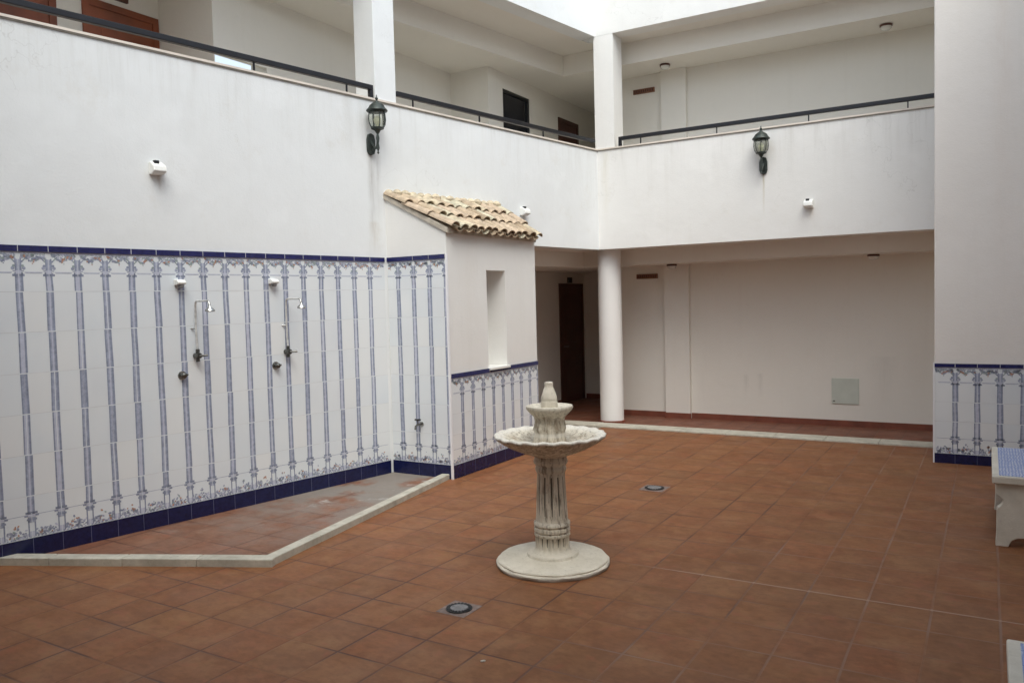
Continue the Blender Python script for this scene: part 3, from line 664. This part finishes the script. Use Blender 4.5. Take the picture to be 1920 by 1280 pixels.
# ------------------------------------------------------------------ wall lanterns
def lantern(name, base, outdir, label):
    """base = point on wall at lantern axis foot height; outdir = unit vector away from wall"""
    t = thing('wall_lantern', label, 'wall lamp', base, group='green-black iron lanterns on the parapet walls')
    bx, by, bz = base; O = Vector((outdir[0], outdir[1], 0)); SDV = Vector((-O.y, O.x, 0)); o = .125; B0 = Vector(base); AX = B0 + O * o
    def F(s, q_, z): return tuple(B0 + SDV * s + O * q_ + Vector((0, 0, z - bz)))
    prof = [(0.036, -.02), (.05, .02), (.05, .12), (.036, .17), (0, .185), (-.036, .17), (-.05, .12), (-.05, .02), (-.036, -.02), (0, -.035)]
    MB().extrude(prof, 0.002, .028, lambda p_, q_, r_: F(p_, r_, bz + q_)).build('backplate', M['irong'], t, bevel=.005)
    arm = []
    for i in range(15):
        a = i / 14; arm.append(F(0, .02 + (o - .02) * (1 - (1 - a) ** 2), bz + .10 - .10 * math.sin(a * math.pi) + .11 * a * a))
    arm2 = MB().tube(arm, .010, 8)
    sp = [F(0, .055 + .03 * math.cos(a / 10 * 7), bz + .03 + .028 * math.sin(a / 10 * 7) * (1 - a / 16)) for a in range(11)]
    arm2.tube(sp, .007, 6); arm2.lathe([(.002, -.06), (.012, -.045), (.006, -.03), (.016, 0), (.010, .05), (.018, .10), (.010, .14), (.03, .175), (.052, .19)], (AX.x, AX.y, bz + .02), 16)
    arm2.build('arm', M['irong'], t, smooth=True)
    z0 = bz + .205
    cage = MB().lathe([(.045, 0), (.064, .006), (.066, .018), (.05, .024)], (AX.x, AX.y, z0), 24).lathe([(.080, .165), (.086, .172), (.086, .182), (.07, .186)], (AX.x, AX.y, z0), 24)
    for i in range(8):
        a = 2 * math.pi * i / 8 + .2
        pts = [(AX.x + r_ * math.cos(a), AX.y + r_ * math.sin(a), z0 + z_) for r_, z_ in ((.058, .015), (.080, .05), (.088, .10), (.082, .17))]
        cage.tube(pts, .0045, 6)
    cage.build('cage', M['irong'], t, smooth=True)
    MB().lathe([(.050, .022), (.073, .05), (.082, .10), (.077, .165)], (AX.x, AX.y, z0), 24).build('glass', M['glass'], t, smooth=True)
    MB().lathe([(.012, .02), (.014, .05), (.030, .075), (.032, .10), (.018, .13), (.004, .138)], (AX.x, AX.y, z0), 16).build('bulb', M['bulb'], t, smooth=True)
    cp = MB().lathe([(.102, .178), (.108, .186), (.104, .195), (.085, .215), (.072, .24), (.045, .262), (.022, .272), (.018, .285)], (AX.x, AX.y, z0), 28).build('cap', M['irong'], t, smooth=True)
    MB().lathe([(.018, .282), (.008, .29), (.014, .302), (.015, .312), (.007, .322), (.004, .345)], (AX.x, AX.y, z0), 14).build('finial', M['irong'], cp, smooth=True)
lantern('l1', LW(-.135, 0, 3.32), (-N.x, -N.y), 'green-black iron lantern on the left wall just below the middle pillar')
lantern('l2', (-2.435, 10.35, 3.315), (0, -1), 'green-black iron lantern on the far wall right of the corner pillar')

# ------------------------------------------------------------------ small white wall fixtures
def fixture(base, out, label, sc=.86):
    t = thing('wall_fixture', label, 'wall light', base, group='small white fixtures high on the walls')
    O = Vector((out[0], out[1], 0)); SDV = Vector((-O.y, O.x, 0)); B0 = Vector(base)
    def F(s, q_, z): return tuple(B0 + (SDV * s + O * q_) * sc + Vector((0, 0, z * sc)))
    MB().extrude([(0, .055), (.035, .06), (.105, .015), (.115, -.035), (.06, -.06), (0, -.06)], -.062, .062, lambda p_, q_, r_: F(r_, p_, q_)).build('housing', M['whitep'], t, bevel=.008)
    MB().box(-.034, .012, .03, .07, .038, .070, F=F).build('sensor', M['black'], t, bevel=.004)
fixture(LW(-2.37, 0, 2.905), (-N.x, -N.y), 'white wall fixture with black sensor, alone on the left wall above the showers')
fixture(LW(2.27, 0, 2.885), (-N.x, -N.y), 'white wall fixture just above the far end of the clay tile roof')
fixture((-1.895, 10.35, 2.87), (0, -1), 'white wall fixture on the far wall, below and right of the lantern')

# ------------------------------------------------------------------ ceiling lamps, vents, access panel
def clamp_(p, label, h=.07, r=.075):
    t = thing('ceiling_lamp', label, 'ceiling lamp', p, group='small round lamps under the gallery ceilings')
    x_, y_, z_ = p
    MB().lathe([(r * .9, -.001), (r, -.006), (r, -.024), (r * .92, -.028)], p, 24).build('base', M['doord'], t, smooth=True)
    MB().lathe([(r * .86, -.028), (r * .85, -h * .7), (r * .6, -h), (r * .2, -h * 1.1)], p, 24).build('shade', M['lampglass'], t, smooth=True)
clamp_((-1.12, 11.25, 5.13), 'round ceiling lamp at the right end of the upper far gallery')
clamp_((-4.02, 11.22, 5.13), 'round ceiling lamp above the pilaster in the upper far gallery')
clamp_((-5.02, 10.95 + .35, 5.13), 'brown ceiling lamp in the dark upper corner left of the corner pillar')
clamp_((-1.28, 11.30, 2.262), 'round lamp under the ground floor arcade ceiling on the right')
clamp_((-4.00, 11.32, 2.262), 'round lamp under the arcade ceiling beside the round column')
for z_, y_, lb in ((4.90, 11.585, 'brown clay grille on the upper gallery wall right of the corner pillar'), (2.105, 11.585, 'brown clay grille on the arcade wall right of the round column')):
    t = thing('vent_grille', lb, 'vent', (-4.49, y_, z_), group='brown clay vent grilles')
    MB().box(-4.66, -4.32, y_ - .012, y_ + .015, z_ - .035, z_ + .035).build('frame', M['clay'], t, bevel=.004)
    b = MB()
    for i in range(9): b.box(-4.64 + .035 * i, -4.62 + .035 * i, y_ - .016, y_ - .012, z_ - .022, z_ + .022)
    b.build('slot', M['doord'], t)
t = thing('access_panel', 'pale green square access panel low on the arcade wall', 'access panel', (-1.67, 11.6, .45))
MB().box(-1.845, -1.50, 11.585, 11.6, .265, .615).build('panel', M['panel'], t, bevel=.003)
MB().lathe([(.012, 0), (.012, .01)], (-1.815, 11.583, .30), 10).build('lock', M['darkm'], t)

# ------------------------------------------------------------------ showers, taps
def shower(s, zt_, zv, arm, label):
    t = thing('shower', label, 'shower', LW(s, 0, zv), group='chrome pipe showers on the tiled wall')
    F = lambda a, o, z: LW(a, -o, z)
    MB().tube([F(s, .045, zv + .04), F(s - .004, .04, (zv + zt_) / 2), F(s, .04, zt_ - .03), F(s, .05, zt_ - .006), F(s, .075, zt_), F(s, arm, zt_ - .002)], .0085, 10).build('riser_pipe', M['pipe'], t, smooth=True)
    h = MB().tube([F(s, arm - .004, zt_ - .002), F(s, arm + .018, zt_ - .012), F(s, arm + .026, zt_ - .045)], .009, 10)
    c = F(s, arm + .03, zt_ - .085); h.lathe([(.008, .045), (.014, .03), (.036, .012), (.040, 0), (.036, -.006), (.01, -.008)], c, 20)
    h.build('shower_head', M['chrome'], t, smooth=True)
    v = MB().tube([F(s, .006, zv), F(s, .075, zv)], .024, 14).tube([F(s, .045, zv - .05), F(s, .045, zv + .055)], .016, 12).tube([F(s, .075, zv), F(s + .02, .10, zv), F(s + .05, .12, zv + .004)], .009, 8)
    v.build('valve', M['valve'], t, smooth=True)
    MB().tube([F(s - .03, .004, (zv + zt_) / 2), F(s + .0, .04, (zv + zt_) / 2)], .006, 8).build('clip', M['chrome'], t, smooth=True)
shower(-2.10, 1.835, 1.378, .245, 'chrome shower pipe and head on the tiled wall, left of the two')
shower(-1.222, 1.842, 1.356, .25, 'chrome shower pipe and head on the tiled wall, right of the two')
def roseonly(s, z, label):
    t = thing('shower_rose', label, 'shower head', LW(s, 0, z), group='white fixed shower roses high on the tiles')
    F = lambda a, o, zz: LW(s + a, -o, z + zz)
    MB().extrude([(.006, .03), (.06, .028), (.085, .005), (.08, -.012), (.006, -.02)], -.036, .036, lambda p_, q_, r_: F(r_, p_, q_)).build('housing', M['whitep'], t, bevel=.006)
    MB().lathe([(.026, 0), (.024, -.022), (.014, -.028)], F(0, .05, -.012), 14).build('nozzle', M['steel'], t, smooth=True)
roseonly(-2.225, 1.985, 'white fixed shower rose high on the tiles, left of the two')
roseonly(-1.345, 1.995, 'white fixed shower rose high on the tiles, right of the two')
def pushv(F, label, nm='push_valve', cat='valve', grp='dark push valves on the tiled wall'):
    t = thing(nm, label, cat, F(0, 0, 0), group=grp)
    MB().tube([F(0, .004, 0), F(0, .012, 0)], .036, 18).build('flange', M['chrome'], t, smooth=True)
    MB().tube([F(0, .012, 0), F(0, .055, 0), F(0, .06, -.002)], [.022, .022, .012], 14).tube([F(-.03, .05, .004), F(.03, .05, .004)], .009, 8).build('button', M['valve'], t, smooth=True)
pushv(lambda a, o, zz: LW(-2.225 + a, -o, 1.222 + zz), 'dark push valve on the tiled wall under the left shower rose')
pushv(lambda a, o, zz: LW(-1.335 + a, -o, 1.236 + zz), 'dark push valve on the tiled wall under the right shower rose')
t = thing('tap', 'dark garden tap low on the tiled side of the hut', 'tap', (-4.985, 6.5, .54))
MB().tube([(-4.985, 6.494, .54), (-4.985, 6.42, .54), (-4.985, 6.395, .53), (-4.985, 6.385, .495)], .011, 10).tube([(-4.985, 6.43, .54), (-4.985, 6.43, .585)], .008, 8).build('spout', M['valve'], t, smooth=True)
MB().tube([(-5.02, 6.43, .59), (-4.95, 6.43, .592)], .009, 8).lathe([(.02, -.004), (.02, .006)], (-4.985, 6.43, .588), 10).build('handle', M['darkm'], t, smooth=True)
t2 = MB().tube([(-4.985, 6.496, .54), (-4.985, 6.486, .54)], .026, 14).build('flange', M['chrome'], t, smooth=True)

# ------------------------------------------------------------------ floor drains
def drain(x_, y_, half, label, rot=0):
    t = thing('floor_drain', label, 'drain', (x_, y_, 0), group='round steel drains set in square frames in the floor')
    MB().prism([(x_ - half, y_ - half), (x_ + half, y_ - half), (x_ + half, y_ + half), (x_ - half, y_ + half)], -.02, .002).build('frame', M['drainframe'], t, bevel=.0015)
    r = half * .78
    MB().lathe([(r, .003), (r, .0065), (r - .02, .0068)], (x_, y_, 0), 40).build('ring', M['darkm'], t, smooth=True)
    g = MB().lathe([(r - .022, .004), (r - .022, .009), (r * .2, .010)], (x_, y_, 0), 40).build('grate', M['steel'], t, smooth=True)
    b = MB()
    for i in range(20):
        a = 2 * math.pi * i / 20; ca, sa = math.cos(a), math.sin(a); r0, r1 = r - .026, r - .002; w_ = .006
        b.face([(x_ + r0 * ca - w_ * sa, y_ + r0 * sa + w_ * ca, .0102), (x_ + r0 * ca + w_ * sa, y_ + r0 * sa - w_ * ca, .0102), (x_ + r1 * ca + w_ * sa, y_ + r1 * sa - w_ * ca, .0102), (x_ + r1 * ca - w_ * sa, y_ + r1 * sa + w_ * ca, .0102)])
    b.build('slots', M['black'], g)
drain(-2.616, 3.706, .098, 'square steel floor drain with round grate, nearest the camera in front of the fountain')
drain(-2.663, 6.965, .115, 'square steel floor drain with round grate, farther away behind the fountain')

# ------------------------------------------------------------------ fountain
FC = (-2.51, 4.66, 0)
fo = thing('fountain', 'weathered cream stone fountain with two tiers on a fluted pedestal', 'fountain', FC)
def jit(n, a, s=0): return math.sin(n * 12.9898 + a * 7.3 + s) * .5
MB().lathe([(.374, 0), (.380, .010), (.380, .024), (.372, .030), (.366, .032), (.368, .040), (.360, .048), (.28, .050), (.20, .056), (.172, .064), (.168, .080), (.150, .088)], FC, 96,
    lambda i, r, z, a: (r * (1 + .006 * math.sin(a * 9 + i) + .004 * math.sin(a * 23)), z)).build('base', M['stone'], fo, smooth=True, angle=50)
pd = MB().lathe([(.150, .085), (.128, .092), (.118, .104), (.114, .12), (.114, .195), (.120, .20), (.120, .214), (.112, .217), (.112, .226), (.121, .231), (.121, .252), (.112, .256), (.112, .265), (.122, .270), (.122, .286), (.110, .294),
    (.109, .30), (.107, .33), (.103, .42), (.098, .52), (.094, .60), (.094, .618), (.100, .628), (.104, .640), (.104, .655), (.099, .660), (.099, .668), (.112, .682), (.115, .698), (.108, .712), (.108, .735)], FC, 144,
    lambda i, r, z, a: ((r - (.009 * max(0, math.cos(a * 18)) ** .7 if 4 <= i - 0 <= 4 or i == 3 else 0) - (.0125 * (.5 + .5 * math.cos(a * 12)) ** 3.5 if 17 <= i <= 20 else 0)) * (1 + .003 * math.sin(a * 5)), z))
for i in range(12):
    a = 2 * math.pi * i / 12; pts = [(FC[0] + r_ * math.cos(a), FC[1] + r_ * math.sin(a), z_) for r_, z_ in ((.0955, .34), (.0925, .42), (.0875, .52), (.0835, .595))]
    pd.tube(pts, [.002, .0045, .004, .0045], 6, 1)
for i in range(18):
    a = 2 * math.pi * i / 18; pts = [(FC[0] + .1065 * math.cos(a), FC[1] + .1065 * math.sin(a), z_) for z_ in (.135, .19)]
    pd.tube(pts, [.001, .004], 5, 1)
pd.build('pedestal', [M['stone'], M['groove']], fo, smooth=True, angle=60)
NL = 20
def bowl(i, r, z, a, lo=3, amp=.013):
    sc_ = abs(math.sin(a * NL / 2)) ** .6
    f = min(1, max(0, (r - .14) / .22))
    return r * (1 + f * amp * (sc_ - .5) * 2), z + f * (.0035 if i < 11 else .007 * (1 if i > 11 else .6)) * math.sin(a * NL) * (r > .14)
bw = MB().lathe([(.100, .725), (.118, .735), (.150, .745), (.205, .765), (.265, .792), (.318, .822), (.346, .844), (.362, .854), (.371, .865), (.368, .875), (.354, .879), (.338, .871), (.312, .862), (.260, .838), (.200, .818), (.150, .808), (.105, .806)], FC, 192, bowl)
bw.build('bowl', M['stone'], fo, smooth=True, angle=60)
MB().lathe([(.118, .800), (.122, .815), (.112, .828), (.104, .850), (.100, .88), (.106, .91), (.100, .94), (.096, .965), (.102, .985), (.108, 1.0)], FC, 120,
    lambda i, r, z, a: (r * (1 + .045 * math.sin(a * 10 + (i > 4) * 1.5) * (1 if 1 < i < 8 else 0) + .02 * math.sin(a * 23 + z * 60)), z)).build('upper_pedestal', M['stone'], fo, smooth=True, angle=60)
def bowl2(i, r, z, a):
    f = 1 if r > .12 else .3
    return r * (1 + .035 * f * (abs(math.sin(a * 6)) ** .6 - .5)), z
MB().lathe([(.104, .990), (.112, 1.0), (.125, 1.012), (.140, 1.028), (.150, 1.040), (.156, 1.052), (.153, 1.064), (.140, 1.066), (.128, 1.056), (.10, 1.048), (.06, 1.046)], FC, 96, bowl2).build('upper_bowl', M['stone'], fo, smooth=True, angle=60)
MB().lathe([(.060, 1.044), (.056, 1.056), (.055, 1.085), (.0545, 1.093), (.051, 1.098), (.054, 1.106), (.052, 1.122), (.045, 1.148), (.037, 1.170), (.030, 1.184), (.0275, 1.197), (.029, 1.21), (.027, 1.219), (.015, 1.222)], FC, 40,
    lambda i, r, z, a: (r * (1 + .02 * math.sin(a * 6 + z * 40)), z)).build('pinnacle', M['stone'], fo, smooth=True, angle=60)

# ------------------------------------------------------------------ benches
def bench(x0, y0, Wd, L, label):
    t = thing('bench', label, 'bench', (x0 + Wd / 2, y0 + L / 2, 0), group='concrete benches with blue tile seats')
    H = .49; th = .052
    st = MB().box(x0, x0 + Wd, y0, y0 + L, H - th, H).build('seat', M['bench'], t, bevel=.008)
    bw_ = .042
    MB().box(x0 + bw_, x0 + Wd - bw_, y0 + bw_ * .8, y0 + L - bw_ * .8, H - .004, H + .003).build('tile_inlay', M['benchtile'], st)
    zt_ = H - th; half = []
    for (px_, pz) in ((.022, zt_), (.022, zt_ - .075), (.030, zt_ - .088), (.052, zt_ - .100), (.064, zt_ - .118), (.064, zt_ - .136), (.052, zt_ - .156), (.034, zt_ - .172), (.028, zt_ - .190), (.026, .09), (.022, 0), (.098, 0), (.104, .02), (.118, .045), (.145, .062), (.18, .068)):
        half.append((px_, pz))
    prof = half + [(Wd - p_, q_) for p_, q_ in half[::-1]]
    for ya_ in (y0 + .035, y0 + L - .115):
        MB().extrude(prof, ya_, ya_ + .08, lambda p_, q_, r_: (x0 + p_, r_, q_)).build('leg', M['bench'], t, bevel=.006)
bench(.022, 6.30, .46, 1.20, 'concrete bench with blue tiled seat against the right side, the farther one')
bench(.058, 2.15, .46, 1.20, 'concrete bench with blue tiled seat, only its corner showing at the bottom right')

# ------------------------------------------------------------------ scrap on the floor
tag(MB().lathe([(.006, 0), (.011, .002), (.010, .006), (.003, .008)], (-2.125, 3.20, 0), 7, lambda i, r, z, a: (r * (1 + .4 * math.sin(a * 2)), z)).build('paper_scrap', M['pebble'], loc=(0, 0, 0)), 'tiny white scrap lying on the terracotta floor in the foreground', 'litter')
